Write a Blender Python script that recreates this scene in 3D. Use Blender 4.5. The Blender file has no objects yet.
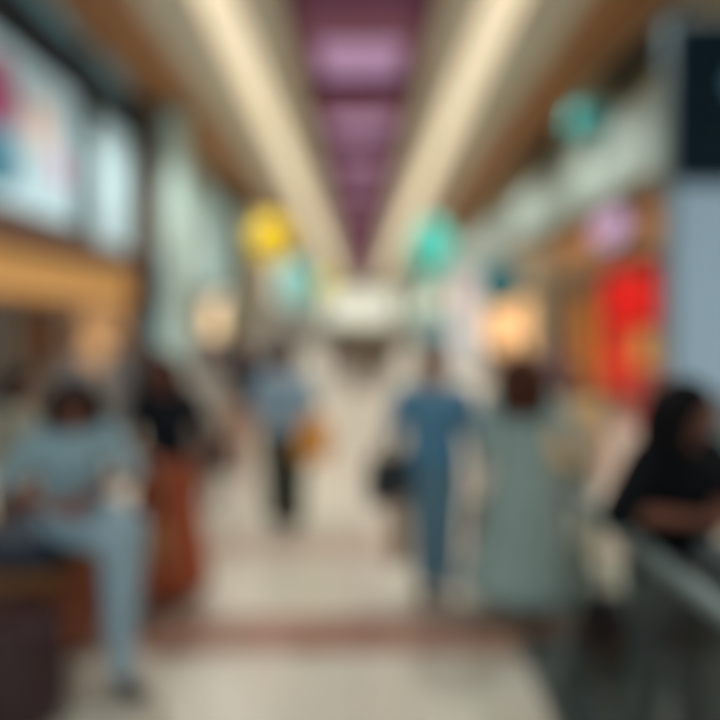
import bpy, bmesh, math, random
from mathutils import Vector, Matrix
random.seed(7)
S = bpy.context.scene
C = S.collection
PI = math.pi
V = Vector

# ------------------------------------------------------------------ camera
cam = bpy.data.cameras.new('camera')
co = bpy.data.objects.new('camera', cam); C.objects.link(co)
co.location = (0, 0, 1.9); co.rotation_euler = (PI/2, 0, 0)
cam.lens = 26; cam.sensor_width = 36; cam.shift_y = -35/720
cam.clip_end = 300; cam.clip_start = 0.02
cam.dof.use_dof = True
cam.dof.focus_distance = 0.6
cam.dof.aperture_fstop = 0.49
S.camera = co

# ------------------------------------------------------------------ materials
def lin(c):
    return tuple(((v/255)/12.92 if v/255 <= .04045 else ((v/255+.055)/1.055)**2.4) for v in c)
MATS = {}
def mat(name, rgb, rough=.6, metal=0, emit=None, estr=0, var=.12, scale=8, bump=.0, wave=0, spec=.5, sss=0):
    if name in MATS: return MATS[name]
    m = bpy.data.materials.new(name); m.use_nodes = True
    nt = m.node_tree; N = nt.nodes; L = nt.links
    b = N['Principled BSDF']
    c = lin(rgb)
    tc = N.new('ShaderNodeTexCoord')
    if wave:
        t = N.new('ShaderNodeTexWave'); t.inputs['Scale'].default_value = scale
        t.inputs['Distortion'].default_value = 4; t.inputs['Detail'].default_value = 2
        fac = t.outputs['Fac']
    else:
        t = N.new('ShaderNodeTexNoise'); t.inputs['Scale'].default_value = scale
        t.inputs['Detail'].default_value = 3
        fac = t.outputs['Fac']
    L.new(tc.outputs['Object'], t.inputs['Vector'])
    r = N.new('ShaderNodeMix'); r.data_type = 'RGBA'
    L.new(fac, r.inputs['Factor'])
    r.inputs['A'].default_value = (*[max(0, v*(1-var)) for v in c], 1)
    r.inputs['B'].default_value = (*[min(1, v*(1+var)) for v in c], 1)
    L.new(r.outputs['Result'], b.inputs['Base Color'])
    b.inputs['Roughness'].default_value = rough
    b.inputs['Metallic'].default_value = metal
    b.inputs['Specular IOR Level'].default_value = spec
    if sss: b.inputs['Subsurface Weight'].default_value = sss; b.inputs['Subsurface Radius'].default_value = (.02, .008, .005)
    if bump:
        bp = N.new('ShaderNodeBump'); bp.inputs['Strength'].default_value = bump; bp.inputs['Distance'].default_value = .01
        L.new(fac, bp.inputs['Height']); L.new(bp.outputs['Normal'], b.inputs['Normal'])
    if emit:
        b.inputs['Emission Color'].default_value = (*lin(emit), 1)
        b.inputs['Emission Strength'].default_value = estr
    MATS[name] = m
    return m
def cloth(name, rgb, **k):
    return mat(name, rgb, rough=.9, var=.15, scale=14, bump=.25, spec=.15, **k)
SKIN = {t: mat('skin_'+t, c, rough=.55, var=.06, scale=20, spec=.3, sss=.05) for t, c in
        {'tan': (176, 122, 98), 'brown': (128, 78, 60), 'light': (206, 160, 136), 'deep': (96, 58, 46)}.items()}
HAIR = {t: mat('hair_'+t, c, rough=.75, var=.35, scale=30, bump=.5, wave=1, spec=.12) for t, c in
        {'black': (16, 14, 16), 'brown': (84, 50, 36), 'dark': (34, 25, 24)}.items()}
EYEW = mat('eye_white', (190, 182, 174), rough=.4)
IRIS = mat('iris_dark', (35, 22, 16), rough=.2)
LIPS = mat('lips', (150, 82, 76), rough=.4)

# floor: pale polished stone tiles with red-brown inlaid bands
def floor_mat():
    m = bpy.data.materials.new('polished_stone_floor'); m.use_nodes = True
    nt = m.node_tree; N = nt.nodes; L = nt.links; b = N['Principled BSDF']
    tc = N.new('ShaderNodeTexCoord')
    br = N.new('ShaderNodeTexBrick'); br.offset = 0
    br.inputs['Scale'].default_value = 1; br.inputs['Brick Width'].default_value = .6; br.inputs['Row Height'].default_value = .6
    br.inputs['Mortar Size'].default_value = .004
    br.inputs['Color1'].default_value = (*lin((202, 196, 180)), 1)
    br.inputs['Color2'].default_value = (*lin((210, 203, 188)), 1)
    br.inputs['Mortar'].default_value = (*lin((150, 142, 130)), 1)
    L.new(tc.outputs['Object'], br.inputs['Vector'])
    nz = N.new('ShaderNodeTexNoise'); nz.inputs['Scale'].default_value = 3; nz.inputs['Detail'].default_value = 6
    L.new(tc.outputs['Object'], nz.inputs['Vector'])
    mx = N.new('ShaderNodeMix'); mx.data_type = 'RGBA'; mx.blend_type = 'MULTIPLY'; mx.inputs['Factor'].default_value = .12
    L.new(br.outputs['Color'], mx.inputs['A']); L.new(nz.outputs['Color'], mx.inputs['B'])
    col = mx.outputs['Result']
    sp = N.new('ShaderNodeSeparateXYZ'); L.new(tc.outputs['Object'], sp.inputs[0])
    for y0, y1, c, f in FLOOR_BANDS:
        cmpn = N.new('ShaderNodeMath'); cmpn.operation = 'COMPARE'
        cmpn.inputs[1].default_value = (y0+y1)/2; cmpn.inputs[2].default_value = (y1-y0)/2
        L.new(sp.outputs['Y'], cmpn.inputs[0])
        mu = N.new('ShaderNodeMath'); mu.operation = 'MULTIPLY'; mu.inputs[1].default_value = f
        L.new(cmpn.outputs[0], mu.inputs[0])
        k = N.new('ShaderNodeMix'); k.data_type = 'RGBA'
        L.new(mu.outputs[0], k.inputs['Factor']); L.new(col, k.inputs['A']); k.inputs['B'].default_value = (*lin(c), 1)
        col = k.outputs['Result']
    L.new(col, b.inputs['Base Color'])
    b.inputs['Roughness'].default_value = .28
    b.inputs['Specular IOR Level'].default_value = .4
    return m
FLOOR_BANDS = [(3.0, 3.42, (160, 112, 94), .8), (4.3, 4.62, (176, 140, 124), .6), (6.6, 7.1, (180, 150, 132), .35),
               (10.2, 10.8, (176, 140, 124), .4), (14, 14.8, (176, 140, 124), .4)]

def glass_mat(name, tint, gl=.06):
    m = bpy.data.materials.new(name); m.use_nodes = True
    nt = m.node_tree; N = nt.nodes; L = nt.links
    N.remove(N['Principled BSDF'])
    out = N['Material Output']
    t = N.new('ShaderNodeBsdfTransparent'); t.inputs[0].default_value = (*tint, 1)
    g = N.new('ShaderNodeBsdfGlossy'); g.inputs['Roughness'].default_value = .05
    lw = N.new('ShaderNodeLayerWeight'); fr = N.new('ShaderNodeMath'); fr.operation = 'POWER'; fr.inputs[1].default_value = 4
    L.new(lw.outputs['Facing'], fr.inputs[0])
    f2 = N.new('ShaderNodeMath'); f2.operation = 'MULTIPLY_ADD'; f2.inputs[1].default_value = gl*3; f2.inputs[2].default_value = gl*.35
    L.new(fr.outputs[0], f2.inputs[0]); fr = f2
    mx = N.new('ShaderNodeMixShader')
    L.new(fr.outputs[0], mx.inputs[0]); L.new(t.outputs[0], mx.inputs[1]); L.new(g.outputs[0], mx.inputs[2])
    L.new(mx.outputs[0], out.inputs['Surface'])
    return m
GLASS = glass_mat('clear_glass', (.95, .97, .97), .025)
SMOKED = glass_mat('smoked_glass', (.80, .85, .84))

# ------------------------------------------------------------------ mesh helpers
def newobj(name, bm, m=None, parent=None, smooth=False, loc=None):
    me = bpy.data.meshes.new(name)
    bmesh.ops.recalc_face_normals(bm, faces=bm.faces)
    bm.to_mesh(me); bm.free()
    if smooth:
        for p in me.polygons: p.use_smooth = True
    if m: me.materials.append(m)
    o = bpy.data.objects.new(name, me); C.objects.link(o)
    if parent: o.parent = parent
    if loc: o.location = loc
    return o
def tag(o, label, cat, group=None, kind=None):
    if label: o['label'] = label
    if cat: o['category'] = cat
    if group: o['group'] = group
    if kind: o['kind'] = kind
    return o
def empty(name, label, cat, loc=(0, 0, 0), rz=0, group=None):
    o = bpy.data.objects.new(name, None); C.objects.link(o)
    o.location = loc; o.rotation_euler = (0, 0, rz); o.empty_display_size = .1
    return tag(o, label, cat, group)
def box(bm, x0, x1, y0, y1, z0, z1, bev=0):
    b2 = bmesh.new()
    bmesh.ops.create_cube(b2, size=1)
    for v in b2.verts:
        v.co = V(((x0+x1)/2+v.co.x*(x1-x0), (y0+y1)/2+v.co.y*(y1-y0), (z0+z1)/2+v.co.z*(z1-z0)))
    if bev: bmesh.ops.bevel(b2, geom=b2.edges[:], offset=bev, segments=2, affect='EDGES', profile=.5)
    merge(bm, b2)
def merge(bm, b2):
    idx = {}
    for v in b2.verts: idx[v] = bm.verts.new(v.co)
    for f in b2.faces:
        try: bm.faces.new([idx[v] for v in f.verts])
        except ValueError: pass
    b2.free()
def boxobj(name, dims, m, parent=None, bev=.01):
    bm = bmesh.new(); box(bm, *dims, bev=bev)
    return newobj(name, bm, m, parent)
def struct(name, bm, m, parent=None):
    o = newobj(name, bm, m, parent)
    if not parent: o['kind'] = 'structure'
    return o
def ell(bm, c, r, rot=None, u=20, v=14):
    b2 = bmesh.new()
    bmesh.ops.create_uvsphere(b2, u_segments=u, v_segments=v, radius=1)
    for q in b2.verts:
        p = V((q.co.x*r[0], q.co.y*r[1], q.co.z*r[2]))
        if rot: p = rot @ p
        q.co = p+V(c)
    merge(bm, b2)
def frame_for(d):
    d = d.normalized()
    a = V((0, 0, 1)) if abs(d.z) < .9 else V((1, 0, 0))
    x = d.cross(a).normalized(); y = d.cross(x).normalized()
    return x, y
def cap(bm, p0, r0, p1, r1, n=14):
    """tapered capsule"""
    p0 = V(p0); p1 = V(p1); d = p1-p0
    if d.length < 1e-5: return ell(bm, p0, (r0,)*3)
    x, y = frame_for(d); dn = d.normalized()
    rings = []
    for t in (-80, -50, -20, 0): rings.append((p0+dn*math.sin(math.radians(t))*r0, r0*math.cos(math.radians(t))))
    for t in (0, 20, 50, 80): rings.append((p1+dn*math.sin(math.radians(t))*r1, r1*math.cos(math.radians(t))))
    loops = []
    for c, r in rings:
        loops.append([bm.verts.new(c+x*math.cos(2*PI*i/n)*r+y*math.sin(2*PI*i/n)*r) for i in range(n)])
    for a, b in zip(loops, loops[1:]):
        for i in range(n): bm.faces.new((a[i], a[(i+1) % n], b[(i+1) % n], b[i]))
    bm.faces.new(loops[0][::-1]); bm.faces.new(loops[-1])
def chain(bm, pts, n=14):
    for (a, ra), (b, rb) in zip(pts, pts[1:]): cap(bm, a, ra, b, rb, n)
def loft(bm, rings, n=28, fold=0, nf=9, tf=None, ph=0):
    """rings: (cx,cy,cz,rx,ry[,foldamp])"""
    loops = []
    for R in rings:
        cx, cy, cz, rx, ry = R[:5]; fa = R[5] if len(R) > 5 else 0
        lp = []
        for i in range(n):
            t = 2*PI*i/n; k = 1+fa*math.cos(nf*t+ph)+fa*.4*math.cos((nf*2-3)*t+1.3)
            p = V((cx+rx*k*math.cos(t), cy+ry*k*math.sin(t), cz))
            if tf: p = tf(p)
            lp.append(bm.verts.new(p))
        loops.append(lp)
    for a, b in zip(loops, loops[1:]):
        for i in range(n): bm.faces.new((a[i], a[(i+1) % n], b[(i+1) % n], b[i]))
    bm.faces.new(loops[0][::-1]); bm.faces.new(loops[-1])
def tube(bm, pts, r, n=10):
    loops = []
    pts = [V(p) for p in pts]
    x0 = None
    for i, p in enumerate(pts):
        d = (pts[min(i+1, len(pts)-1)]-pts[max(i-1, 0)]).normalized()
        if x0 is None: x0, _ = frame_for(d)
        x0 = (x0-d*x0.dot(d)).normalized(); y = d.cross(x0)
        loops.append([bm.verts.new(p+x0*math.cos(2*PI*k/n)*r+y*math.sin(2*PI*k/n)*r) for k in range(n)])
    for a, b in zip(loops, loops[1:]):
        for i in range(n): bm.faces.new((a[i], a[(i+1) % n], b[(i+1) % n], b[i]))
    bm.faces.new(loops[0][::-1]); bm.faces.new(loops[-1])
def fuse(name, bm, m, parent, vox, smooth=4):
    """union everything in bm into one continuous skin"""
    o = newobj(name, bm, m, parent, smooth=True)
    r = o.modifiers.new('r', 'REMESH'); r.mode = 'VOXEL'; r.voxel_size = vox; r.use_smooth_shade = True
    s = o.modifiers.new('s', 'SMOOTH'); s.factor = .5; s.iterations = smooth
    dg = bpy.context.evaluated_depsgraph_get()
    dg.update()
    me = bpy.data.meshes.new_from_object(o.evaluated_get(dg))
    old = o.data
    o.modifiers.clear(); o.data = me; bpy.data.meshes.remove(old)
    me.name = name
    if not me.materials: me.materials.append(m)
    for p in me.polygons: p.use_smooth = True
    return o

# ------------------------------------------------------------------ people
def hand(bm, w, d, palmn, side, k=1.0, curl=.5):
    """w wrist, d hand direction, palmn palm normal (where fingers curl to), side +1/-1 thumb side along x"""
    w = V(w); d = V(d).normalized(); pn = V(palmn); pn = (pn-d*pn.dot(d)).normalized(); lat = d.cross(pn).normalized()*side
    for o in (-.028, -.01, .01, .028):
        cap(bm, w+lat*o*.6, .017*k, w+d*.075*k+lat*o*k, .013*k, 10)
    for j, (o, ln) in enumerate(((.031, .070), (.011, .080), (-.010, .074), (-.030, .058))):
        b = w+d*.078*k+lat*o*k
        a1 = curl*.6; a2 = curl*1.5; a3 = curl*2.1
        p1 = b+(d*math.cos(a1)+pn*math.sin(a1))*ln*.45*k+lat*o*.15
        p2 = p1+(d*math.cos(a2)+pn*math.sin(a2))*ln*.32*k
        p3 = p2+(d*math.cos(a3)+pn*math.sin(a3))*ln*.25*k
        chain(bm, [(b, .0095*k), (p1, .009*k), (p2, .008*k), (p3, .007*k)], 8)
    t0 = w+d*.022*k+lat*.028*k
    t1 = t0+(d*.6+lat*.7+pn*.25).normalized()*.04*k
    t2 = t1+(d*.85+lat*.2+pn*.45).normalized()*.032*k
    chain(bm, [(w+d*.012, .016*k), (t0, .014*k), (t1, .011*k), (t2, .009*k)], 8)

def person(p):
    """local frame: +Y faces forward, +X is the person's right... built at 1.70 m then scaled"""
    det = p.get('det', 1)
    vox = .0065 if det else .014
    cv = .011 if det else .02
    k = p['H']/1.70
    root = empty('person', p['label'], 'person', (p['x'], p['y'], p.get('z', 0)), math.radians(p['yaw']), p.get('group'))
    root.scale = (k, k, k)
    hz = p.get('hip', .91); dz = hz-.91
    lean = math.radians(p.get('lean', 2)); piv = V((0, 0, hz))
    R = Matrix.Rotation(-lean, 3, 'X'); tw = math.radians(p.get('twist', 0)); TW = Matrix.Rotation(tw, 3, 'Z')
    def up(q):
        q = V(q)+V((0, 0, dz))
        t = min(1, max(0, (q.z-hz)/.12))
        q = q.lerp(piv+R@(q-piv), t)
        return Matrix.Rotation(tw*t, 3, 'Z')@q
    sw = p.get('sw', 1.0)
    sg = (-1, 1)
    hip = {s: V((s*.092, 0, hz-.02)) for s in sg}
    knee = p.get('knee') or {-1: (-.10, .03, .49), 1: (.10, .0, .49)}
    ank = p.get('ank') or {-1: (-.105, .06, .085), 1: (.105, -.06, .085)}
    knee = {s: V(knee[s]) for s in sg}; ank = {s: V(ank[s]) for s in sg}
    toe = {}
    for s in sg:
        td = p.get('toe', {}).get(s, (s*.12, 1, 0)); toe[s] = V(td).normalized()
    sh = {s: up((s*.178*sw, 0, 1.395)) for s in sg}
    el = p.get('el') or {-1: (-.245, -.05, 1.12), 1: (.245, -.05, 1.12)}
    wr = p.get('wr') or {-1: (-.25, .05, .88), 1: (.25, .05, .88)}
    el = {s: TW@V(el[s]) for s in sg}; wr = {s: TW@V(wr[s]) for s in sg}
    hd = p.get('hd') or {-1: (0, .15, -1), 1: (0, .15, -1)}
    pn = p.get('pn') or {-1: (1, 0, 0), 1: (-1, 0, 0)}
    hd = {s: TW@V(hd[s]) for s in sg}; pn = {s: TW@V(pn[s]) for s in sg}
    # ---- body: one continuous surface
    bm = bmesh.new()
    w = p.get('waist', 1.0)
    T = [(0, 0, .80, .09, .08), (0, 0, .85, .150, .105), (0, -.005, .91, .168, .115), (0, 0, .99, .150, .105), (0, .005, 1.08, .130*w, .095*w),
         (0, .008, 1.17, .138*w, .10*w), (0, .012, 1.26, .155, .112), (0, .008, 1.34, .165*sw, .10), (0, 0, 1.40, .145*sw, .075), (0, -.005, 1.44, .07, .055)]
    loft(bm, T, tf=up)
    hc = up((0, .025, 1.585))
    hyaw = math.radians(p.get('hyaw', 0)); hp = math.radians(p.get('hpitch', 0))
    HR = TW @ Matrix.Rotation(hyaw, 3, 'Z') @ Matrix.Rotation(-hp, 3, 'X')
    def hh(q): return hc+HR@V(q)
    cap(bm, up((0, -.005, 1.41)), .058, hh((0, -.02, -.06)), .052)
    ell(bm, hh((0, -.012, .025)), (.076, .094, .088), HR)
    ell(bm, hh((0, .022, -.045)), (.058, .066, .066), HR)
    ell(bm, hh((0, .055, -.088)), (.028, .024, .02), HR)
    cap(bm, hh((0, .078, .022)), .009, hh((0, .100, -.022)), .013, 8)
    cap(bm, hh((-.016, .086, -.028)), .008, hh((.016, .086, -.028)), .008, 8)
    cap(bm, hh((-.038, .070, .034)), .010, hh((.038, .070, .034)), .010, 8)
    for s in sg:
        ell(bm, hh((s*.076, -.008, -.01)), (.010, .020, .031), HR, 10, 8)
        ell(bm, hh((s*.038, .055, -.03)), (.022, .022, .022), HR, 10, 8)
        chain(bm, [(sh[s]-V((s*.03, 0, .008)), .052), (sh[s]-V((0, 0, .006)), .045), (sh[s].lerp(el[s], .5), .044), (el[s], .036)])
        chain(bm, [(el[s], .036), (el[s].lerp(wr[s], .3), .038), (wr[s], .025)])
        if det: hand(bm, wr[s], hd[s], pn[s], -s if p.get('flip') else s, 1.0, p.get('curl', .55))
        else: chain(bm, [(wr[s], .025), (wr[s]+V(hd[s]).normalized()*.08, .03), (wr[s]+V(hd[s]).normalized()*.15, .014)])
        chain(bm, [(hip[s], .088), (hip[s].lerp(knee[s], .45), .075), (knee[s], .052)])
        chain(bm, [(knee[s], .052), (knee[s].lerp(ank[s], .3), .055), (ank[s], .034)])
        f = ank[s]; t = toe[s]
        chain(bm, [(f-t*.04-V((0, 0, .04)), .034), (f+t*.06-V((0, 0, .045)), .032), (f+t*.15-V((0, 0, .055)), .024)])
    fuse('body', bm, SKIN[p['skin']], root, vox, 3)
    # ---- face
    for s in sg:
        bm = bmesh.new(); ell(bm, hh((s*.031, .0665, .010)), (.0125, .0115, .0065), HR, 12, 8)
        e = newobj('eye', bm, EYEW, root, True)
        bm = bmesh.new(); ell(bm, hh((s*.031, .0755, .010)), (.0058, .0035, .0056), HR, 10, 8)
        newobj('iris', bm, IRIS, e, True)
    bm = bmesh.new()
    ell(bm, hh((0, .079, -.052)), (.024, .010, .0055), HR, 14, 8); ell(bm, hh((0, .078, -.061)), (.020, .010, .006), HR, 14, 8)
    newobj('lips', bm, LIPS, root, True)
    # ---- hair
    bm = bmesh.new()
    st = p.get('hair', 'short')
    ell(bm, hh((0, -.026, .042)), (.088, .098, .088), HR)
    for s in sg: ell(bm, hh((s*.070, -.02, .02)), (.020, .045, .05), HR)
    if st == 'short':
        ell(bm, hh((0, -.045, -.005)), (.076, .07, .075), HR)
    if st in ('long', 'mid', 'full'):
        L = {'long': .34, 'mid': .17, 'full': .24}[st]; wd = p.get('hairw', 1.35) if st == 'full' else 1.0
        for i in range(13):
            t = -PI*.02+PI*1.04*i/12
            cx = math.cos(t)*.080*wd; cy = -.02-math.sin(t)*.075*wd
            a = hh((cx*.9, cy, .04)); b = hh((cx*1.1, cy-.012, -.08))
            b2 = V((b.x*1.05, b.y-.005, b.z-L*.5)); c2 = V((b2.x*1.0+random.uniform(-.012, .012), b2.y-.01, b.z-L*(1+random.uniform(-.08, .04))))
            chain(bm, [(a, .026), (b, .030), (b2, .028), (c2, .012)], 8)
        ell(bm, hh((0, -.05, -.02)), (.088*wd, .07, .11), HR)
    if st == 'bun':
        ell(bm, hh((0, -.045, -.005)), (.076, .07, .075), HR)
        ell(bm, hh((0, -.115, .085)), (.05, .045, .05), HR)
    if st == 'bob':
        for i in range(13):
            t = -PI*.04+PI*1.08*i/12
            cx = math.cos(t)*.095; cy = -.02-math.sin(t)*.09
            chain(bm, [(hh((cx*.8, cy, .06)), .03), (hh((cx*1.05, cy, -.03)), .036), (hh((cx*1.0, cy+.01, -.125)), .022)], 8)
        ell(bm, hh((0, -.03, .05)), (.105, .108, .098), HR)
    fuse('hair', bm, HAIR[p['haircol']], root, .009 if det else .016, 3)
    if p.get('cap'):
        bm = bmesh.new()
        loft(bm, [(0, 0, 0, .1, .115), (0, 0, .045, .096, .11), (0, 0, .08, .07, .085), (0, 0, .098, .02, .025)], tf=lambda q: hh(q+V((0, -.02, .055))))
        loft(bm, [(0, .12, .0, .07, .065), (0, .12, .008, .07, .065)], tf=lambda q: hh(q+V((0, -.02, .055))))
        newobj('cap', bm, p['cap'], root, True)
    # ---- upper garment
    if p.get('top'):
        bm = bmesh.new(); g = p.get('loose', .016)
        hem = p.get('hem', .90)
        TT = [(0, 0, hem, .165+g, .118+g), (0, 0, .97 if hem < .95 else hem+.03, .160+g, .115+g), (0, .003, 1.08, .142*w+g*1.2, .108*w+g), (0, .008, 1.17, .145*w+g, .108*w+g),
              (0, .012, 1.26, .158+g, .114+g), (0, .008, 1.34, .166*sw+g, .10+g), (0, 0, 1.40, .142*sw+g, .075+g), (0, -.005, 1.435, .075, .062)]
        loft(bm, TT, tf=up)
        sl = p.get('sleeve', 'short')
        for s in sg:
            a = sh[s]-V((s*.03, 0, 0)); e = el[s]
            chain(bm, [(a-V((0, 0, .006)), .062+g*.3), (sh[s]-V((0, 0, .004)), .056+g*.3)])
            if sl == 'short': chain(bm, [(sh[s]-V((0, 0, .004)), .056+g*.3), (sh[s].lerp(e, .3), .052+g*.5), (sh[s].lerp(e, .62), .047+g*.8)])
            if sl in ('elbow', 'long'): chain(bm, [(sh[s]-V((0, 0, .004)), .056+g*.3), (sh[s].lerp(e, .35), .048+g*.5), (e, .040+g*.7)])
            if sl == 'long': chain(bm, [(e, .040+g*.7), (e.lerp(wr[s], .92), .030+g*.4)])
        fuse('top', bm, p['top'], root, cv, 3)
    # ---- lower garment
    lo = p.get('lower', 'trousers')
    if lo in ('trousers', 'shorts'):
        bm = bmesh.new(); tg = p.get('tg', .018)
        loft(bm, [(0, 0, .80, .12, .10), (0, 0, .86, .158+tg, .112+tg), (0, 0, .93, .166+tg*.8, .116+tg*.8), (0, 0, 1.0, .148+tg*.6, .106+tg*.6)], tf=up)
        for s in sg:
            chain(bm, [(hip[s], .09+tg*.7), (hip[s].lerp(knee[s], .45), .078+tg), (knee[s], .056+tg)])
            if lo == 'trousers': chain(bm, [(knee[s], .056+tg), (knee[s].lerp(ank[s], .3), .057+tg), (knee[s].lerp(ank[s], .93), .042+tg)])
        fuse('trousers' if lo == 'trousers' else 'shorts', bm, p['low'], root, cv, 3)
    if lo == 'skirt':
        bm = bmesh.new(); h0 = p.get('skirt_hem', .12); sx = p.get('skirt_w', .26)
        rr = []
        for i in range(12):
            t = i/11; z = 1.02+(h0-1.02)*t
            rx = .150+.045*min(1, t*5)+(sx-.195)*t**1.3
            rr.append((0, 0, z, rx, rx*.74+.01, .035*min(1, t*1.6)))
        loft(bm, rr[::-1], n=96, nf=11, tf=up)
        newobj('skirt', bm, p['low'], root, True)
    # ---- shoes
    if p.get('shoe'):
        for s in sg:
            bm = bmesh.new(); f = ank[s]; t = toe[s]
            chain(bm, [(f-t*.045-V((0, 0, .036)), .042), (f+t*.05-V((0, 0, .042)), .043), (f+t*.155-V((0, 0, .05)), .034)])
            cap(bm, f-V((0, 0, .01)), .044, f-V((0, 0, .03)), .046)
            for v_ in bm.verts:
                if v_.co.z < f.z-.082: v_.co.z = f.z-.082
            fuse('shoe', bm, p['shoe'], root, cv, 2)
    M = Matrix.Translation(root.location) @ Matrix.Rotation(root.rotation_euler.z, 4, 'Z') @ Matrix.Scale(k, 4)
    return root, {s: M@(wr[s]+V(hd[s]).normalized()*.09) for s in sg}, M

def bag(name, label, cat, c, size, yaw, m, hm, handle=.14, round_=.03):
    """bag hanging with the top of its handles at c"""
    w, d, h = size
    r = empty(name, label, cat, (c[0], c[1], c[2]-handle-h), yaw)
    bm = bmesh.new()
    loft(bm, [(0, 0, 0, w*.50, d*.42), (0, 0, h*.06, w*.54, d*.50), (0, 0, h*.5, w*.53, d*.52), (0, 0, h*.9, w*.46, d*.36), (0, 0, h, w*.42, d*.24)], n=32)
    for v in bm.verts:   # square the plan off
        ax, ay = v.co.x/(w*.54), v.co.y/(d*.52)
        v.co.x = math.copysign(abs(ax)**.55, ax)*w*.5; v.co.y = math.copysign(abs(ay)**.6, ay)*d*.5
    newobj('bag_body', bm, m, r, True)
    bm = bmesh.new(); box(bm, -w*.40, w*.40, -d*.5-.008, -d*.3, h*.45, h*.97, .008)
    newobj('flap', bm, m, r)
    bm = bmesh.new(); box(bm, -.02, .02, -d*.5-.018, -d*.5-.006, h*.44, h*.52, .003)
    newobj('clasp', bm, mat('brass', (170, 140, 80), .3, 1), r)
    for s in (-1, 1):
        bm = bmesh.new()
        pts = [(w*.30*math.cos(t), s*d*.12, h*.9+(handle+h*.1)*math.sin(t)) for t in [PI*i/14 for i in range(15)]]
        tube(bm, pts, .008); newobj('handle', bm, hm, r, True)
    return r

W = 5.0; CZ = 6.9; END = 70
# ------------------------------------------------------------------ setting
bm = bmesh.new(); box(bm, -9, 9, -5, END, -.2, 0)
struct('floor', bm, floor_mat())

PLASTER = mat('warm_grey_plaster', (200, 194, 176), .8, var=.04, scale=2)
WOODB = mat('brown_timber_soffit', (164, 114, 72), .6, var=.25, scale=3, wave=1)
PALE = mat('pale_fascia_paint', (158, 174, 168), .5, var=.03, scale=1)
DARK = mat('dark_bronze', (48, 44, 42), .5)
TAUPE = mat('taupe_stone', (138, 122, 104), .6, var=.15, scale=4)
PURPLE = mat('plum_coffer_paint', (134, 72, 108), .6, var=.05)
MAROON = mat('maroon_slope_paint', (134, 74, 80), .6, var=.05)

bm = bmesh.new()
for s in (-1, 1):
    for a, b, z in ((1.22, 1.8, 0), (2.65, 3.5, 0), (1.78, 2.7, .12)):
        x0, x1 = sorted((s*a, s*b)); box(bm, x0, x1, -5, END, CZ+z, CZ+.3)
    x0, x1 = sorted((s*4.75, s*9)); box(bm, x0, x1, -5, END, CZ+.02, CZ+.3)
box(bm, -1.45, 1.45, -5, END, CZ+.61, CZ+.75)
struct('ceiling', bm, PLASTER)
for i, s in enumerate((-1, 1)):
    bm = bmesh.new(); x0, x1 = sorted((s*3.5, s*4.75)); box(bm, x0, x1, -5, END, CZ-.04, CZ+.3)
    struct('trim_%d' % (i+1), bm, WOODB)
    bm = bmesh.new()   # sloping side of the central recess
    q = [(s*1.215, CZ), (s*1.04, CZ+.42), (s*1.04, CZ+.6), (s*1.4, CZ+.6), (s*1.4, CZ+.31), (s*1.215, CZ+.31)]
    a = [bm.verts.new((x, -5, z)) for x, z in q]; b = [bm.verts.new((x, END, z)) for x, z in q]
    for j in range(6): bm.faces.new((a[j], a[(j+1) % 6], b[(j+1) % 6], b[j]))
    bm.faces.new(a); bm.faces.new(b[::-1])
    struct('trim_%d' % (i+3), bm, MAROON)
LIL = mat('lilac_backlit_panel', (176, 140, 178), .5, emit=(176, 138, 180), estr=.58)
CREAM = mat('cream_cove_diffuser', (240, 225, 195), .5, emit=(236, 220, 192), estr=.72)
cnt = 0
y = 1.9
while y < END-2:
    b = boxobj('ceiling_beam', (-1.02, 1.02, -.52, .62, CZ+.06, CZ+.46), PURPLE, bev=.02); b.location = (0, y, 0)
    near = abs(y-8.7) < .1
    tag(b, 'nearest dark plum crossbeam at the top of the photo' if near else 'plum crossbeam in the recess along the middle of the ceiling', 'ceiling beam', 'crossbeams of the central ceiling recess')
    pnl = empty('ceiling_light', 'large bright lilac backlit panel between the first two dark crossbeams' if near else 'lilac backlit panel between plum crossbeams of the ceiling recess',
                'ceiling light', (0, y+1.7, CZ+.46), 0, 'lilac panels of the ceiling recess')
    boxobj('frame', (-1.0, 1.0, -1.12, 1.1, .04, .1), MAROON, pnl)
    boxobj('diffuser', (-.85, .85, -1.0, .95, -.03, .05), LIL, pnl)
    y += 3.4
for s in (-1, 1):
    y = -4.0
    while y < END-5:
        t = empty('cove_light', 'long cream cove light strip in the ceiling %s of the plum recess' % ('left' if s < 0 else 'right'), 'ceiling light', (s*2.225, y+3, CZ), 0, 'cream cove lights on the %s side' % ('left' if s < 0 else 'right'))
        boxobj('diffuser', (-.34, .34, -2.96, 2.96, .05, .11), CREAM, t)
        boxobj('edge_trim', (-.39, -.345, -2.98, 2.98, -.03, .11), PLASTER, t, .004)
        boxobj('edge_trim', (.345, .39, -2.98, 2.98, -.03, .11), PLASTER, t, .004)
        y += 6

# walls: solid upper storey, piers between shops, shop backs
def wall(side, openings, zopen, name, m, backs):
    s = side
    bm = bmesh.new()
    def bx(xa, xb, *r):
        x0, x1 = sorted((s*xa, s*xb)); box(bm, x0, x1, *r)
    bx(W, W+.3, -5, END, zopen, CZ+.02)
    last = -5
    for a, b in openings+[(END, END)]:
        if a > last: bx(W, W+.3, last, a, 0, zopen)
        last = b
    struct(name, bm, m)
    bm = bmesh.new()
    bx(8.6, 8.8, -5, END, 0, zopen+.2); bx(W+.3, 8.8, -5, END, zopen+.02, zopen+.2)
    for a, b in openings: bx(W+.3, 8.6, b-.1, b+.05, 0, zopen); bx(W+.3, 8.6, a-.05, a+.1, 0, zopen)
    struct(name+'_shop_interior', bm, backs)
LO = [(3.5, 10.9), (12.8, 15.8), (18.2, 22.5), (25, 30), (32, 38), (40, 46), (48, 54), (56, 62)]
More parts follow.
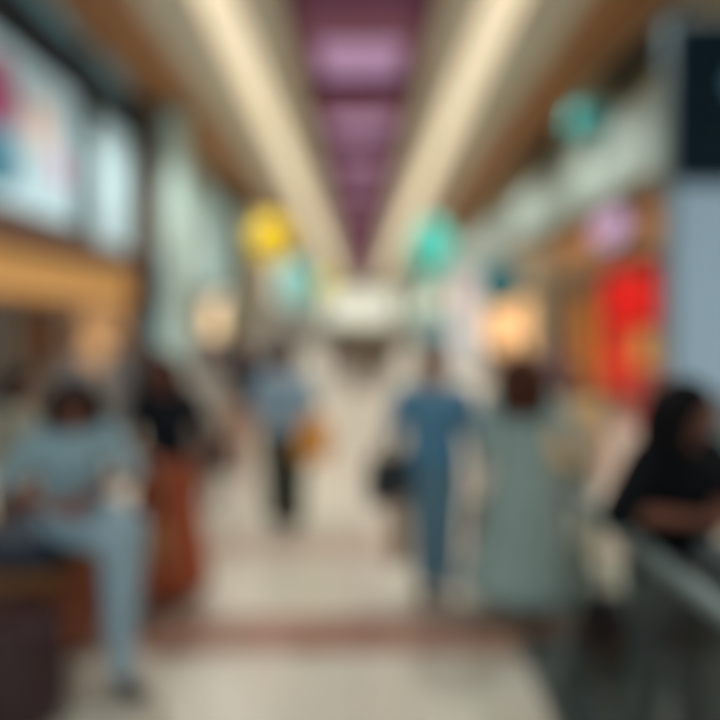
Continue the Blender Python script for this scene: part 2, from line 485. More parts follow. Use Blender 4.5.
RO = [(-3, 5.2), (6.8, 12.8), (14.2, 20.4), (22, 27), (29, 35), (37, 43), (45, 51), (53, 59)]
wall(-1, LO, 3.1, 'wall_left', mat('left_wall_paint', (150, 160, 156), .6, var=.05), mat('shop_grey', (140, 136, 132), .8))
wall(1, RO, 3.6, 'wall_right', mat('right_wall_paint', (158, 144, 118), .6, var=.05), mat('shop_tan', (150, 118, 88), .8))
bm = bmesh.new(); box(bm, -9, 9, END, END+.3, 0, CZ+.8)
struct('wall_end', bm, mat('end_wall_pale', (205, 220, 200), .8))
ew = empty('window_1', None, None, (0, END-.1, 0)); ew['kind'] = 'structure'
boxobj('pane', (-4.6, 4.6, -.03, .03, 2.2, 6.4), mat('daylit_end_glazing', (225, 228, 212), .4, emit=(232, 232, 214), estr=1.0), ew)
for i in range(6): boxobj('mullion', (-4.66+i*1.84, -4.56+i*1.84, -.1, -.03, 2.1, 6.5), DARK, ew)

# ------------------------------------------------------------------ left side shop fronts
def pane_thing(name, label, cat, side, y0, y1, z0, z1, face, framem, depth=.12, group=None, X=W, fw=.08):
    t = empty(name, label, cat, (side*X, (y0+y1)/2, z0), 0, group)
    h = z1-z0; l = (y1-y0)/2; s = side
    def bx(a, b): return tuple(sorted((-s*a, -s*b)))
    boxobj('face_panel', (*bx(0.0, depth*.7), -l+fw, l-fw, fw, h-fw), face, t, .004)
    bm = bmesh.new()
    box(bm, *bx(0, depth), -l, l, 0, fw, .006); box(bm, *bx(0, depth), -l, l, h-fw, h, .006)
    box(bm, *bx(0, depth), -l, -l+fw, fw, h-fw, .006); box(bm, *bx(0, depth), l-fw, l, fw, h-fw, .006)
    newobj('frame', bm, framem, t)
    return t
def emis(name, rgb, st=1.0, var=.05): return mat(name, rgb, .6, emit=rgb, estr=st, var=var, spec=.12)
NAVY = mat('navy_steel', (34, 52, 66), .5)
TEALG = mat('teal_grey_steel', (92, 124, 132), .5)
b1 = pane_thing('billboard', 'large pale blue backlit billboard with maroon and pink shapes above the left shop', 'billboard', -1, 5.2, 9.05, 3.5, 5.95, emis('ice_blue_lit', (182, 212, 222), .34), NAVY)
def blob(name, par, x, y, z, ry, rz, m):
    bm = bmesh.new(); ell(bm, (0, 0, 0), (.02, ry, rz)); o = newobj(name, bm, m, par, True, (x, y, z)); return o
# printed shapes on the billboard face: a loose figure in maroon, skin and pink
blob('print_shape', b1, .10, -.05, 1.55, .42, .55, emis('print_maroon', (140, 70, 100), .45))
blob('print_shape', b1, .10, .85, 1.45, .34, .42, emis('print_beige', (205, 180, 168), .6))
blob('print_shape', b1, .10, 1.38, .95, .22, .30, emis('print_pink', (190, 150, 175), .55))
blob('print_shape', b1, .10, -.1, .7, .5, .45, emis('print_teal', (70, 120, 140), .45))
pane_thing('billboard', 'narrow pale blue backlit billboard, further along than the figured one on the left wall', 'billboard', -1, 9.55, 11.15, 3.4, 5.95, emis('ice_blue_lit2', (180, 208, 216), .30), TEALG)
tag(boxobj('wall_beam', (-5.0, -4.72, 3.0, 11.6, 6.02, 6.46), NAVY), 'dark navy beam running above the billboards on the left wall', 'beam')
t = empty('light_fitting', 'teal lit strip fitting on top of the navy beam at upper left', 'light fitting', (-4.86, 7.3, 6.47))
boxobj('housing', (-.1, .14, -3.8, 3.8, 0, .1), NAVY, t)
for j in range(4): boxobj('lens', (-.06, .18, -3.7+j*1.9, -2.4+j*1.9, .08, .34), emis('teal_lit', (96, 140, 150), .35), t)
pane_thing('cladding', 'teal grey cladding panel between the two pale billboards on the left wall', 'wall panel', -1, 9.07, 9.53, 3.4, 5.95, TEALG, NAVY)
tag(boxobj('shop_cornice', (-5.0, -4.55, 3.0, 11.0, 3.02, 3.36), mat('brown_cornice', (112, 84, 68), .6)), 'brown cornice ledge over the orange shop sign on the left', 'cornice')
pane_thing('shop_sign', 'long warm orange lit sign band over the nearest left shop', 'sign', -1, 3.5, 10.9, 2.28, 3.0, emis('amber_lit', (206, 160, 98), .50), mat('amber_frame', (176, 120, 70), .5), .3)
pane_thing('display_panel', 'tan lit display panel under the far end of the orange shop sign', 'display panel', -1, 8.9, 10.75, 1.1, 2.26, emis('tan_lit', (190, 148, 104), .6), mat('oak', (160, 116, 74), .5), .2)
tag(boxobj('shop_cabinet', (-5.2, -4.8, 8.9, 10.75, 0, 1.08), mat('grey_cabinet', (150, 146, 142), .6)), 'grey cabinet below the tan display panel on the left', 'cabinet')
pane_thing('display_panel', 'dark brown panel inside the left shop beside the tan panel', 'display panel', -1, 8.0, 8.7, 1.2, 2.26, mat('umber_panel', (132, 84, 40), .5), mat('umber_frame', (90, 60, 36), .5), .15, X=5.2)
# shelving in the left shop
for j in range(2):
    sh_ = empty('shop_shelf', ('nearer' if j == 0 else 'further')+' grey shelving unit inside the left shop behind the women', 'shelf', (-8.3, 5.2+j*2.9, 0))
    for z in (.1, .7, 1.3, 1.9): boxobj('shelf_board', (-.25, .25, -1.2, 1.2, z, z+.04), mat('white_board', (190, 188, 184), .5), sh_)
    for q in (-1.2, 1.16): boxobj('side_panel', (-.25, .25, q, q+.04, 0, 2.1), mat('white_board', (190, 188, 184), .5), sh_)
cols = [(200, 190, 180), (90, 100, 110), (150, 90, 70), (120, 130, 135)]
lab = ['cream', 'slate', 'rust brown', 'grey']
for j in range(2):
    for zi, z in enumerate((.74, 1.34, 1.94)):
        for k in range(4):
            h = random.uniform(.24, .38) if z < 1.9 else .3
            if z > 1.9 and k % 2: continue
            o = boxobj('storage_box', (-.18, .18, -.2, .2, 0, h), mat('carton%d' % k, cols[k], .7), bev=.012)
            o.location = (-8.3, 4.35+j*2.9+k*.56, z)
            tag(o, '%s box on the %s shelf of the %s unit in the left shop' % (lab[k], ['lower', 'middle', 'top'][zi], ['nearer', 'further'][j]), 'box', 'boxes on the left shop shelves')

def column(label, x0, x1, y0, y1, h, m, cm):
    t = empty('column', label, 'column', ((x0+x1)/2, (y0+y1)/2, 0))
    a = (x1-x0)/2; b = (y1-y0)/2
    boxobj('shaft', (-a, a, -b, b, .25, h-.25), m, t, .02)
    boxobj('base', (-a-.05, a+.05, -b-.05, b+.05, 0, .25), cm, t, .02)
    boxobj('capital', (-a-.05, a+.05, -b-.05, b+.05, h-.25, h), cm, t, .02)
    return t
column('dark brown wall column just beyond the second billboard', -5, -4.72, 11.25, 12.7, CZ-.05, mat('umber_stone', (98, 74, 54), .6), mat('umber_stone2', (80, 62, 48), .6))
column('pale sage green column standing forward of the left wall', -4.42, -4.0, 11.6, 12.1, CZ-.05, mat('sage_paint', (206, 232, 224), .5), mat('sage_cap', (140, 158, 150), .5))
pane_thing('shop_sign', 'dark blue sign on the left wall beneath the brown column', 'sign', -1, 11.3, 12.5, 2.3, 3.4, mat('blue_sign', (62, 92, 112), .5), NAVY, .3, X=4.7)
pane_thing('display_panel', 'pale blue lit panel below the dark blue sign on the left', 'display panel', -1, 11.25, 12.5, 1.0, 2.2, emis('powder_blue_lit', (150, 178, 186), .45), TEALG, .3, X=4.7)
pane_thing('facade_panel', 'tall pale grey green facade panel above the warm lit shop on the left', 'wall panel', -1, 15.0, 21.4, 3.0, 6.3, emis('grey_green_glow', (158, 182, 178), .38), PALE, .2)  # plain wall panel, its brightness put in as a faint glow
pane_thing('facade_panel', 'olive brown facade panel just beyond the sage column', 'wall panel', -1, 12.9, 14.9, 3.3, 4.6, mat('olive_panel', (124, 116, 92), .6), TAUPE, .2)
pane_thing('facade_panel', 'pale sage panel above the olive brown panel on the left', 'wall panel', -1, 12.9, 14.9, 4.65, 6.6, mat('sage_panel', (168, 200, 192), .6), PALE, .2)
pane_thing('shop_lightbox', 'glowing warm cream window of the small shop on the left', 'lightbox', -1, 15.9, 18.1, 1.45, 2.75, emis('warm_cream_lit', (240, 212, 170), 1.15), TAUPE, .3)
column('grey olive column beside the yellow lantern on the left', -4.6, -4.1, 18.4, 21.5, CZ-.05, mat('grey_olive', (122, 120, 100), .6), TAUPE)
pane_thing('shop_sign', 'brown shop sign behind the yellow lantern on the left', 'sign', -1, 22, 26.5, 3.2, 5.2, mat('rosy_brown_sign', (160, 122, 96), .6), TAUPE, .5)
yy = 27
k = 0
for y0 in (27, 31.5, 38.5, 46.5, 54.5):
    pane_thing('shop_sign', 'distant pale fascia panel with glow in its colour far along the left wall', 'sign', -1, y0, y0+4, 3.2, 6.2, emis('far_pale_glow', (200, 198, 186), .6), PALE, .3, group='far glowing fascias on the left wall')  # pale far fascias, brightness put into the material as glow
for y0 in (25.3, 32.3, 40.3):
    pane_thing('shop_window', 'distant grey shop window far along the left wall', 'shop window', -1, y0, y0+4.4, .1, 2.9, mat('far_grey_window', (150, 146, 146), .4), TAUPE, .2, group='far shop windows on the left wall')

# ------------------------------------------------------------------ right side
t = tag(boxobj('bulkhead', (4.55, 4.995, 6.0, 60, 4.3, 5.6), PALE, bev=.03), 'long pale painted bulkhead running above the right hand shops', 'bulkhead')
tag(boxobj('ledge', (4.7, 4.995, 6.0, 60, 5.62, 5.95), mat('beige_ledge', (168, 156, 126), .6)), 'beige ledge strip just above the pale right bulkhead', 'ledge')
for j, (a, b, l) in enumerate(((8.0, 10.4, 'nearer'), (12.9, 15.6, 'further'))):
    t = empty('vent', l+' dark louvred opening high on the right wall under the timber soffit', 'vent', (4.98, (a+b)/2, 6.05))
    boxobj('recess', (-.06, .0, -(b-a)/2, (b-a)/2, 0, .82), mat('near_black', (22, 21, 20), .7), t)
    bm = bmesh.new()
    for q in range(7): box(bm, -.12, -.06, -(b-a)/2, (b-a)/2, .05+q*.11, .08+q*.11)
    newobj('louvre', bm, mat('louvre_black', (26, 25, 24), .7, spec=.1), t)
pane_thing('shop_header', 'orange brown timber header over the red shop on the right', 'header', 1, 6.8, 12.9, 3.15, 4.28, mat('amber_timber', (168, 112, 66), .5, var=.2, scale=3, wave=1), mat('tan_frame', (172, 146, 112), .5), .25)
pane_thing('shop_header', 'tan header panel over the peach lit shop on the right', 'header', 1, 13.0, 21.0, 3.0, 4.28, mat('tan_header', (186, 158, 122), .5), mat('tan_frame', (172, 146, 112), .5), .25)
t = empty('shop_sign', 'glowing lilac oval sign on the timber header above the red shop', 'sign', (4.68, 9.75, 3.70))
bm = bmesh.new(); ell(bm, (0, 0, 0), (.06, .70, .34)); newobj('sign_face', bm, emis('lilac_lit', (180, 150, 182), .55), t, True)
bm = bmesh.new(); ell(bm, (.05, 0, 0), (.05, .77, .40)); newobj('back_plate', bm, DARK, t, True)
# red shop window display
RED = emis('red_lit', (216, 6, 2), .85); RED2 = emis('deep_red_lit', (170, 20, 8), .75)
pane_thing('display_panel', 'bright red lit display panel filling the right shop window', 'display panel', 1, 8.5, 11.2, 1.9, 3.05, RED, mat('dark_red_frame', (110, 24, 14), .5), .2, X=5.3)
pane_thing('display_panel', 'orange red lit display panel below the bright red one, its far half', 'display panel', 1, 9.9, 11.2, .55, 1.88, emis('vermilion_lit', (206, 58, 34), .75), RED2, .2, X=5.3)
pane_thing('display_panel', 'golden ochre lit panel below the bright red one, its near half', 'display panel', 1, 8.5, 9.85, 1.05, 1.88, emis('ochre_lit', (192, 138, 74), .7), RED2, .2, X=5.3)
pane_thing('display_panel', 'rosy pink panel under the ochre one in the red shop', 'display panel', 1, 8.3, 9.85, .1, 1.03, mat('rosy_panel', (190, 112, 108), .5), RED2, .2, X=5.3)
pane_thing('door_panel', 'orange brown lit entrance panel beside the red display on the right', 'door panel', 1, 11.3, 12.75, .1, 2.7, emis('copper_lit', (178, 106, 44), .55), mat('copper_frame', (130, 70, 36), .5), .15, X=5.3)
bm = bmesh.new()
box(bm, 4.95, 5.05, 6.85, 12.75, .05, 3.1)
gl = empty('shop_glazing', 'clear glass shopfront in front of the red display', 'shop window', (5.03, 9.8, 0))
bm.free()
for j in range(3): boxobj('pane', (-.01, .01, -2.9+j*1.98, -.98+j*1.98-.02, .1, 3.1), GLASS, gl, 0)
for j in range(4): boxobj('mullion', (-.03, .03, -2.95+j*1.98, -2.9+j*1.98, 0, 3.12), DARK, gl, 0)
column('grey tan pier between the red shop and the peach lit shop', 4.62, 5.0, 12.95, 14.1, 4.28, mat('grey_tan_stone', (150, 132, 108), .6), TAUPE)
pane_thing('shop_lightbox', 'peach lit shop window behind the brown haired woman', 'lightbox', 1, 14.4, 20.2, 1.0, 2.75, emis('peach_lit', (232, 182, 128), .8), mat('peach_frame', (206, 170, 120), .5), .2, X=5.05)
pane_thing('shop_window', 'brownish window base under the peach lit window', 'shop window', 1, 14.4, 20.2, .05, .98, mat('brown_base', (140, 106, 90), .5), TAUPE, .2, X=5.05)
column('bright white column beyond the peach lit shop', 4.3, 4.9, 20.9, 22.2, 4.28, emis('white_glow', (214, 214, 216), .35), PALE)  # no lamp: the column's brightness is put in as glow
pane_thing('shop_sign', 'small pink lit sign beyond the dark teal lantern on the right', 'sign', 1, 22.3, 26.5, 2.7, 4.1, emis('pink_lit', (226, 168, 176), .75), PALE, .3)
pane_thing('shop_window', 'white lit shop window below the pink sign', 'shop window', 1, 22.3, 27, .1, 2.65, emis('white_glow2', (206, 208, 212), .6), PALE, .2)
for y0 in (29, 37, 45, 53):
    pane_thing('shop_sign', 'distant pale green fascia panel with glow in its colour far along the right wall', 'sign', 1, y0, y0+6, 2.6, 4.2, emis('far_green_glow', (200, 214, 196), .6), PALE, .3, group='far glowing fascias on the right wall')  # far fascias again, lightness carried by a glow in the material

# tall display pillar at right
t = empty('display_pillar', 'tall display pillar with navy head and pale blue lit screen at the right edge', 'display pillar', (4.19, 5.6, 0))
boxobj('cabinet', (-.92, .9, -.1, .06, 0, 5.15), mat('pillar_grey_blue', (126, 146, 152), .5), t, .02)
hd_ = boxobj('header_panel', (-.90, .90, -.16, -.09, 3.42, 5.08), mat('pillar_navy', (14, 40, 54), .6, spec=.15), t, .02)
bm = bmesh.new(); ell(bm, (0, 0, 0), (.26, .02, .2)); o = newobj('emblem', bm, emis('emblem_teal', (70, 110, 125), .5), hd_, True, (-.08, -.17, 4.42))
boxobj('screen', (-.86, .88, -.15, -.09, 1.15, 3.36), emis('screen_pale_blue', (142, 166, 182), .42), t, .01)
boxobj('plinth', (-.95, .95, -.2, .16, 0, .3), DARK, t, .02)

# kiosk behind the man in blue
t = empty('kiosk', 'small teal roofed kiosk far behind the man in blue', 'kiosk', (1.95, 14.2, 0))
boxobj('counter', (-.42, .42, -.4, .4, 0, 1.0), mat('kiosk_grey', (150, 150, 146), .6), t)
for a in (-.38, .38):
    for b in (-.36, .36): boxobj('post', (a-.03, a+.03, b-.03, b+.03, 1.0, 1.55), DARK, t, .004)
bm = bmesh.new(); loft(bm, [(0, 0, 1.5, .62, .55), (0, 0, 1.62, .62, .55), (0, 0, 2.0, .35, .32), (0, 0, 2.1, .1, .1)], n=24)
newobj('roof', bm, mat('kiosk_teal', (96, 150, 160), .6), t)

# lanterns
def lantern(label, x, y, z, r, ry, rgb, name='hanging_lantern'):
    z -= .11
    t = empty(name, label, 'lantern', (x+.03, y, z-ry))
    bm = bmesh.new()
    n = 24; rings = []
    for i in range(17):
        a = -PI/2*.94+PI*.94*i/16
        rings.append((0, 0, ry+ry*math.sin(a), max(.02, r*math.cos(a))*(1.015 if i % 2 else .985), max(.02, r*math.cos(a))*(1.015 if i % 2 else .985)))
    loft(bm, rings, n=n)
    newobj('shade', bm, mat('paper_%d_%d_%d' % rgb, rgb, .7, emit=rgb, estr=.3), t, True)
    bm = bmesh.new(); tube(bm, [(0, 0, 2*ry), (0, 0, CZ-(z-ry)-.01)], .008, 6); newobj('cable', bm, DARK, t)
    bm = bmesh.new(); loft(bm, [(0, 0, 2*ry-.03, r*.25, r*.25), (0, 0, 2*ry+.03, r*.2, r*.2)], n=16); newobj('top_ring', bm, DARK, t)
    return t
lantern('bright turquoise oval lantern right of the ceiling recess', 1.6, 12, 3.78, .50, .68, (84, 208, 190))
lantern('small dark teal round lantern above the brown haired woman', 2.94, 11, 2.88, .46, .48, (30, 100, 108))
lantern('teal round lantern high up under the right timber soffit', 4.27, 9.9, 5.90, .34, .36, (44, 136, 132))
lantern('yellow round lantern hanging left of the ceiling recess', -2.06, 12, 3.98, .50, .54, (240, 204, 20))
lantern('pale turquoise lantern below and right of the yellow one', -2.1, 17, 3.36, .56, .8, (124, 200, 198))
lantern('small yellow green lantern far down the hall near the ceiling end', -1.28, 20, 3.55, .36, .5, (214, 206, 90))

# ------------------------------------------------------------------ glass balustrade
t = empty('glass_balustrade', 'glass balustrade with grey steel handrail in the right foreground', 'railing', (1.06, 1.2, .012))
Y0, Y1 = -1.6, 1.5
bm = bmesh.new(); tube(bm, [(0, Y0, 1.05), (0, Y1-.05, 1.05), (0, Y1, 1.03), (0, Y1+.01, .98)], .036, 14)
newobj('handrail', bm, mat('dull_steel', (112, 128, 128), .5, .3), t, True)
boxobj('base_channel', (-.04, .04, Y0, Y1, 0, .1), mat('dark_channel', (60, 70, 70), .4, .5), t)
q = Y0
while q < Y1-.3:
    boxobj('glass_panel', (-.007, .007, q+.01, min(q+1.18, Y1), .1, 1.03), SMOKED, t, 0)
    q += 1.2
for q in (Y0+.02, Y1-.02): boxobj('post', (-.015, .015, q-.02, q+.02, .1, 1.03), mat('dull_steel', (112, 128, 128)), t, .003)

bm = bmesh.new(); box(bm, .93, 2.9, -3, 3.15, 0, .012)
struct('trim_5', bm, mat('dark_slate_inlay', (70, 78, 76), .45, var=.15, scale=3))
# ------------------------------------------------------------------ bench at left
t = empty('wooden_bench', 'high brown timber bench block the woman in pale blue sits on', 'bench', (-2.08, 3.0, 0))
WD = mat('chestnut_timber', (138, 78, 50), .5, var=.3, scale=5, wave=1)
boxobj('seat_slab', (-.75, .5, -.34, .40, .54, .62), mat('ochre_timber', (140, 88, 40), .5, var=.2, scale=5, wave=1), t, .015)
boxobj('front_panel', (-.72, .46, -.31, -.27, .06, .54), WD, t, .006)
boxobj('back_panel', (-.72, .46, .33, .37, .06, .54), WD, t, .006)
boxobj('side_panel', (.42, .46, -.27, .33, .06, .54), WD, t, .006)
boxobj('side_panel', (-.72, -.68, -.27, .33, .06, .54), WD, t, .006)
boxobj('plinth', (-.66, .40, -.25, .31, 0, .08), DARK, t, .006)

# ------------------------------------------------------------------ people, near
c = cloth
A, hA, MA = person(dict(label='woman with black hair in pale blue top and light jeans sitting on the wooden bench', x=-1.62, y=2.95, yaw=-114, H=1.66, skin='brown', hair='full', hairw=1.5, haircol='black',
    hip=.86, lean=14, hpitch=36, hyaw=-5, twist=-38, knee={-1: (-.10, .34, .80), 1: (.09, .44, .80)}, ank={-1: (-.09, .33, .34), 1: (.08, .48, .09)},
    toe={-1: (-.1, 1, -.35), 1: (.1, 1, 0)}, el={-1: (-.30, .14, 1.09), 1: (.31, .12, 1.09)}, wr={-1: (-.06, .30, 1.02), 1: (.09, .34, .99)},
    hd={-1: (1, .3, -.1), 1: (-1, .3, -.1)}, pn={-1: (.2, -.3, -1), 1: (-.2, -.3, -1)},
    top=c('pale_blue_cotton', (150, 176, 184)), low=c('light_denim', (156, 180, 192)), shoe=c('taupe_leather', (110, 104, 100)), loose=.03, sleeve='elbow', tg=.026))
B, _, _ = person(dict(label='person with black hair and beige grey top at the left edge of the photo', x=-2.50, y=3.72, yaw=-75, H=1.56, skin='tan', hair='bob', haircol='black', lean=4,
    top=c('stone_knit', (158, 158, 142)), low=c('dark_brown_cotton', (92, 72, 56)), shoe=c('black_leather', (30, 28, 28)), sleeve='long', loose=.03))
Cc, hC, _ = person(dict(label='woman in black top and long rust orange skirt standing left of the walkway', x=-1.35, y=3.62, yaw=185, H=1.70, skin='brown', hair='full', haircol='dark', lean=2, hyaw=10,
    el={-1: (-.27, -.03, 1.13), 1: (.26, .02, 1.13)}, wr={-1: (-.27, .06, .90), 1: (.05, .27, 1.04)}, hd={-1: (0, .1, -1), 1: (-.8, .5, -.2)}, pn={-1: (1, 0, 0), 1: (0, -.3, -1)},
    top=c('black_jersey', (28, 30, 36)), lower='skirt', low=c('rust_cotton', (172, 88, 58)), skirt_hem=.10, skirt_w=.30, shoe=c('brown_leather', (96, 64, 48)), sleeve='elbow', hem=.98))
D, hD, _ = person(dict(label='person in pale cream top with bare arms just right of the rust skirt', x=-1.66, y=5.6, yaw=175, H=1.62, skin='light', hair='mid', haircol='dark', det=1,
    top=c('cream_cotton', (196, 188, 176)), low=c('grey_beige_cotton', (160, 148, 138)), shoe=c('black_leather', (30, 28, 28)), sleeve='short'))
E, hE, _ = person(dict(label='person in dark plum top and salmon trousers left of the grey blue shirted one', x=-1.54, y=6.6, yaw=170, H=1.68, skin='brown', hair='long', haircol='dark', det=1,
    top=c('dark_plum_cotton', (48, 42, 48)), low=c('salmon_cotton', (186, 146, 126)), shoe=c('grey_shoe', (110, 100, 96)), sleeve='long'))
F, hF, _ = person(dict(label='person walking away in grey blue shirt and dark olive trousers, centre left', x=-.71, y=4.9, yaw=8, H=1.70, skin='light', hair='short', haircol='dark',
    knee={-1: (-.09, .10, .50), 1: (.09, -.02, .48)}, ank={-1: (-.08, .08, .085), 1: (.08, -.22, .14)}, el={-1: (-.26, -.08, 1.13), 1: (.26, -.02, 1.13)}, wr={-1: (-.27, .04, .90), 1: (.24, .10, .92)},
    top=c('grey_blue_cotton', (150, 174, 190)), low=c('dark_olive_cotton', (66, 70, 60)), shoe=c('pale_grey_shoe', (150, 146, 138)), sleeve='elbow', loose=.05, tg=.06))
G, hG, _ = person(dict(label='man in blue shirt and blue jeans standing right of the walkway', x=.52, y=3.66, yaw=176, H=1.73, skin='brown', hair='short', haircol='brown', sw=1.12,
    knee={-1: (-.085, .04, .49), 1: (.075, .02, .49)}, ank={-1: (-.075, .03, .085), 1: (.065, -.04, .085)},
    el={-1: (-.27, -.04, 1.13), 1: (.28, -.04, 1.14)}, wr={-1: (-.27, .06, .90), 1: (.30, .05, .91)},
    top=c('mid_blue_cotton', (92, 138, 166)), low=c('blue_denim', (104, 136, 152)), shoe=c('brown_shoe', (110, 72, 56)), sleeve='elbow', loose=.04, tg=.032))
Hh, hH, _ = person(dict(label='woman with brown hair in long grey green dress seen from behind', x=1.08, y=3.47, yaw=-10, H=1.72, skin='light', hair='full', haircol='brown', hairw=1.75,
    el={-1: (-.25, -.03, 1.13), 1: (.32, .02, 1.15)}, wr={-1: (-.26, .03, .89), 1: (.40, .16, .98)}, hd={-1: (0, .1, -1), 1: (.5, .6, -.6)}, pn={-1: (1, 0, 0), 1: (0, 0, -1)},
    top=c('grey_green_linen', (168, 188, 184)), lower='skirt', low=c('grey_green_linen', (168, 188, 184)), skirt_hem=.16, skirt_w=.40, shoe=c('dark_brown_shoe', (70, 46, 40)), sleeve='long', loose=.03))
I, hI, _ = person(dict(label='person in beige top and stone trousers beyond the glass balustrade', x=1.70, y=4.15, yaw=160, H=1.56, skin='tan', hair='mid', haircol='brown',
    top=c('sand_cotton', (242, 200, 150)), low=c('stone_cotton', (168, 164, 146)), shoe=c('brown_shoe', (110, 72, 56)), sleeve='short', loose=.03))
J, hJ, _ = person(dict(label='woman in black top with long black hair and folded arms behind the handrail', x=1.29, y=2.2, z=.012, yaw=200, H=1.67, skin='brown', hair='full', haircol='black', lean=8, hairw=1.5, hyaw=38, hpitch=10,
    el={-1: (-.30, .12, 1.17), 1: (.36, .10, 1.19)}, wr={-1: (-.04, .30, 1.20), 1: (.08, .26, 1.18)}, hd={-1: (1, .1, 0), 1: (-1, .1, 0)}, pn={-1: (0, -1, -.3), 1: (0, -1, -.3)},
    top=c('black_wool', (14, 16, 20)), low=c('slate_denim', (84, 94, 98)), shoe=c('black_leather', (30, 28, 28)), sleeve='elbow', loose=.045, hem=1.02))

# ------------------------------------------------------------------ bags
BL = mat('black_bag_leather', (34, 40, 48), .5); BR = mat('brown_bag_leather', (104, 76, 54), .5); OR = mat('amber_bag_canvas', (240, 160, 62), .7)
NV = mat('navy_bag_canvas', (26, 42, 60), .7); MR = mat('maroon_bag_leather', (58, 30, 34), .5); TN = mat('tan_paper', (186, 154, 128), .8)
def bag_at(p, *a, **k):
    return bag(*a[:3], (p[0], p[1], p[2]), *a[3:], **k)
bag_at(hG[1]+V((.0, -.02, .26)), 'shoulder_bag', 'black shoulder bag at the hip of the man in blue', 'bag', (.34, .14, .32), .3, BL, BL, handle=.10)
bag_at(hG[1]+V((.04, -.06, -.06)), 'paper_bag', 'tan paper carrier bag hanging beside the leg of the man in blue', 'bag', (.15, .12, .42), .2, TN, TN, handle=.08)
bag_at(hH[-1]+V((0, 0, .02)), 'handbag', 'brown handbag hanging from the hand of the woman in the grey green dress', 'bag', (.20, .12, .30), .1, BR, BR, handle=.12)
bag_at(hF[1]+V((.05, -.20, .26)), 'shoulder_bag', 'amber orange bag carried by the person in the grey blue shirt', 'bag', (.33, .16, .36), .2, OR, OR, handle=.08)
bag_at(hD[-1]+V((-.06, -.22, .04)), 'handbag', 'small dark grey bag hanging beside the person in the cream top', 'bag', (.34, .14, .32), 0, mat('charcoal_bag', (46, 44, 50), .6), BL, handle=.06)
bag_at(hC[1]+V((0, -.06, -.06)), 'handbag', 'tan leather bag held in front of the long rust skirt', 'bag', (.20, .1, .24), .1, mat('tan_bag_leather', (176, 116, 70), .5), BR, handle=.30)
bag_at(V((1.31, 2.80, .552)), 'tote_bag', 'dark navy tote bag on the floor behind the glass balustrade', 'bag', (.26, .2, .42), .2, mat('ink_bag', (8, 20, 30), .8, spec=.1), BL, handle=.12)
bag_at(V((-1.70, 2.46, .64)), 'travel_bag', 'dark maroon travel bag on the floor before the wooden bench', 'bag', (.56, .30, .48), .05, MR, MR, handle=.12)
t = empty('seat_cushion', 'navy seat cushion under the woman in pale blue on the bench', 'cushion', (-1.84, 2.97, .62))
bm = bmesh.new(); box(bm, -.24, .24, -.30, .33, 0, .145, .04); newobj('cushion_body', bm, NV, t, True)
for zz in (.022, .122):
    bm = bmesh.new(); tube(bm, [(-.22, -.298, zz), (.22, -.298, zz), (.238, -.28, zz), (.238, .31, zz), (.22, .328, zz), (-.22, .328, zz), (-.238, .31, zz), (-.238, -.28, zz), (-.22, -.298, zz)], .008, 8)
    newobj('piping', bm, BL, t, True)

# ------------------------------------------------------------------ distant crowd
pal = {'brown': (96, 70, 56), 'black': (36, 34, 38), 'grey': (120, 122, 126), 'blue grey': (110, 134, 152), 'olive': (92, 86, 66), 'white': (196, 194, 190),
       'mauve': (130, 108, 118), 'dark red': (120, 52, 44), 'taupe': (126, 108, 96), 'charcoal': (62, 64, 70)}
crowd = [(-.35, 15.5, 10, 'brown', 'charcoal', 'short', 'distant person in brown top, left in the knot of walkers at the hall centre'),
         (.15, 14.5, 175, 'olive', 'brown', 'mid', 'distant person in olive top in the middle of the far hall'),
         (.62, 16, 5, 'taupe', 'black', 'short', 'distant person in taupe top, right in the knot of walkers at the hall centre'),
         (-.95, 17.5, 0, 'mauve', 'grey', 'mid', 'distant person in mauve top left of the far knot of walkers'),
         (1.1, 18.5, 180, 'charcoal', 'black', 'short', 'distant person in charcoal top behind the man in blue'),
         (-1.5, 9.2, 185, 'charcoal', 'grey', 'short', 'person in charcoal top in the middle distance behind the grey blue shirt'),
         (-2.2, 10.5, 180, 'grey', 'charcoal', 'mid', 'person in grey top far behind the woman in the rust skirt'),
         (-2.9, 9.6, 170, 'blue grey', 'black', 'short', 'person in blue grey top before the pale blue lit panel on the left'),
         (-3.1, 7.8, 20, 'charcoal', 'charcoal', 'mid', 'person in charcoal clothes walking behind the woman in black top'),
         (-4.0, 8.6, 95, 'grey', 'grey', 'short', 'person in grey at the counter of the left shop'),
         (-3.6, 6.6, 100, 'grey', 'taupe', 'bun', 'person in pale grey behind the seated woman at the left shop'),
         (3.6, 9.6, 200, 'mauve', 'taupe', 'mid', 'person in mauve top before the red shop window'),
         (2.6, 8.6, 190, 'taupe', 'brown', 'short', 'person in taupe top beyond the woman in the grey green dress'),
         (1.75, 12, 180, 'blue grey', 'grey', 'short', 'person in blue grey top between the man in blue and the woman in the dress'),
         (-1.9, 14, 10, 'black', 'charcoal', 'mid', 'distant person in black below the pale turquoise lantern'),
         (-.2, 22, 0, 'dark red', 'black', 'short', 'tiny far person in dark red near the end of the hall')]
for x, y, yw, tc_, lc_, hr, lb in crowd:
    person(dict(label=lb, x=x, y=y, yaw=yw, H=random.uniform(1.6, 1.78), skin=random.choice(['tan', 'brown', 'light']), hair=hr, haircol=random.choice(['black', 'brown', 'dark']), det=0,
        top=c('crowd_'+tc_, pal[tc_]), low=c('crowd_'+lc_, pal[lc_]), shoe=c('black_leather', (30, 28, 28)), sleeve=random.choice(['long', 'elbow']), loose=.03))

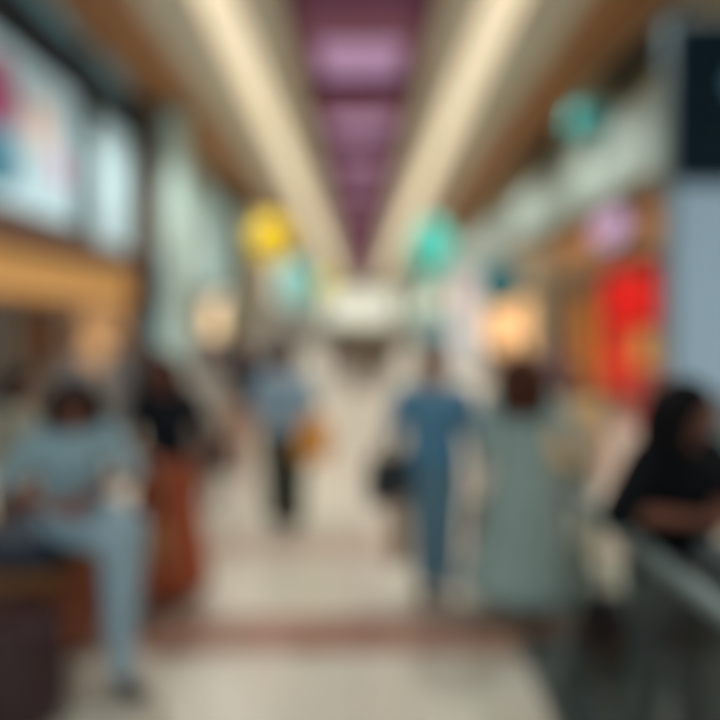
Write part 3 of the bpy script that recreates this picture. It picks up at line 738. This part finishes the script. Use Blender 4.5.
# ------------------------------------------------------------------ lights
t = empty('service_counter', 'dark slate counter in front of the woman with folded arms', 'counter', (1.66, 1.66, .012))
boxobj('cabinet', (-.44, .5, -.17, .17, .08, 1.08), mat('slate_laminate', (78, 88, 90), .6), t)
boxobj('worktop', (-.47, .53, -.20, .19, 1.08, 1.12), mat('slate_top', (92, 104, 108), .5), t, .008)
boxobj('plinth', (-.42, .48, -.15, .15, 0, .08), DARK, t)
for s, ops, zo in ((-1, LO, 3.1), (1, RO, 3.6)):  # glowing panels added to brighten the shop interiors
    for a, b in ops:
        t = empty('shop_fill_panel', 'added white fill panel on the ceiling of a shop on the %s' % ('left' if s < 0 else 'right'), 'ceiling light', (s*5.85, (a+b)/2, zo-.08), 0, 'added fill panels inside the %s shops' % ('left' if s < 0 else 'right'))
        h = (b-a)/2-.6
        boxobj('frame', (-.36, .36, -h-.06, h+.06, .03, .08), PLASTER, t)
        boxobj('diffuser', (-.3, .3, -h, h, 0, .04), mat('shop_fill_glow', (240, 236, 226), .5, emit=(255, 244, 226), estr=5.0), t)
def fill_spot(x, y, e, first=False):  # spot lamps added to bring up the light on the floor
    t = empty('fill_spot', 'small round fill spot added in the ceiling beside the cove strip', 'ceiling light', (x, y, CZ-.03), 0, 'added ceiling fill spots')
    bm = bmesh.new(); loft(bm, [(0, 0, 0, .13, .13), (0, 0, .03, .12, .12)], n=20); newobj('rim', bm, PLASTER, t)
    l = bpy.data.lights.new('fill_spot_lamp', 'SPOT'); l.energy = e; l.spot_size = math.radians(125); l.spot_blend = .6
    l.shadow_soft_size = .12; l.color = LCOL
    o = bpy.data.objects.new('fill_spot_lamp', l); C.objects.link(o); o.parent = t; o.location = (0, 0, -.03)
LCOL = (1, .985, .93)
y = 1.0
while y < 62:
    for s in (-1, 1):
        fill_spot(s*3.0, y, (150 if y < 4 else 730))
    y += 4.5
# cool even world light, added as fill through the open end behind the camera
wd = bpy.data.worlds.new('world'); S.world = wd; wd.use_nodes = True
wd.node_tree.nodes['Background'].inputs[0].default_value = (*lin((198, 222, 234)), 1)
wd.node_tree.nodes['Background'].inputs[1].default_value = 1.35

S.view_settings.view_transform = 'Standard'; S.view_settings.look = 'None'
S.view_settings.gamma = 1; S.view_settings.exposure = 0.0; S.view_settings.use_curve_mapping = False
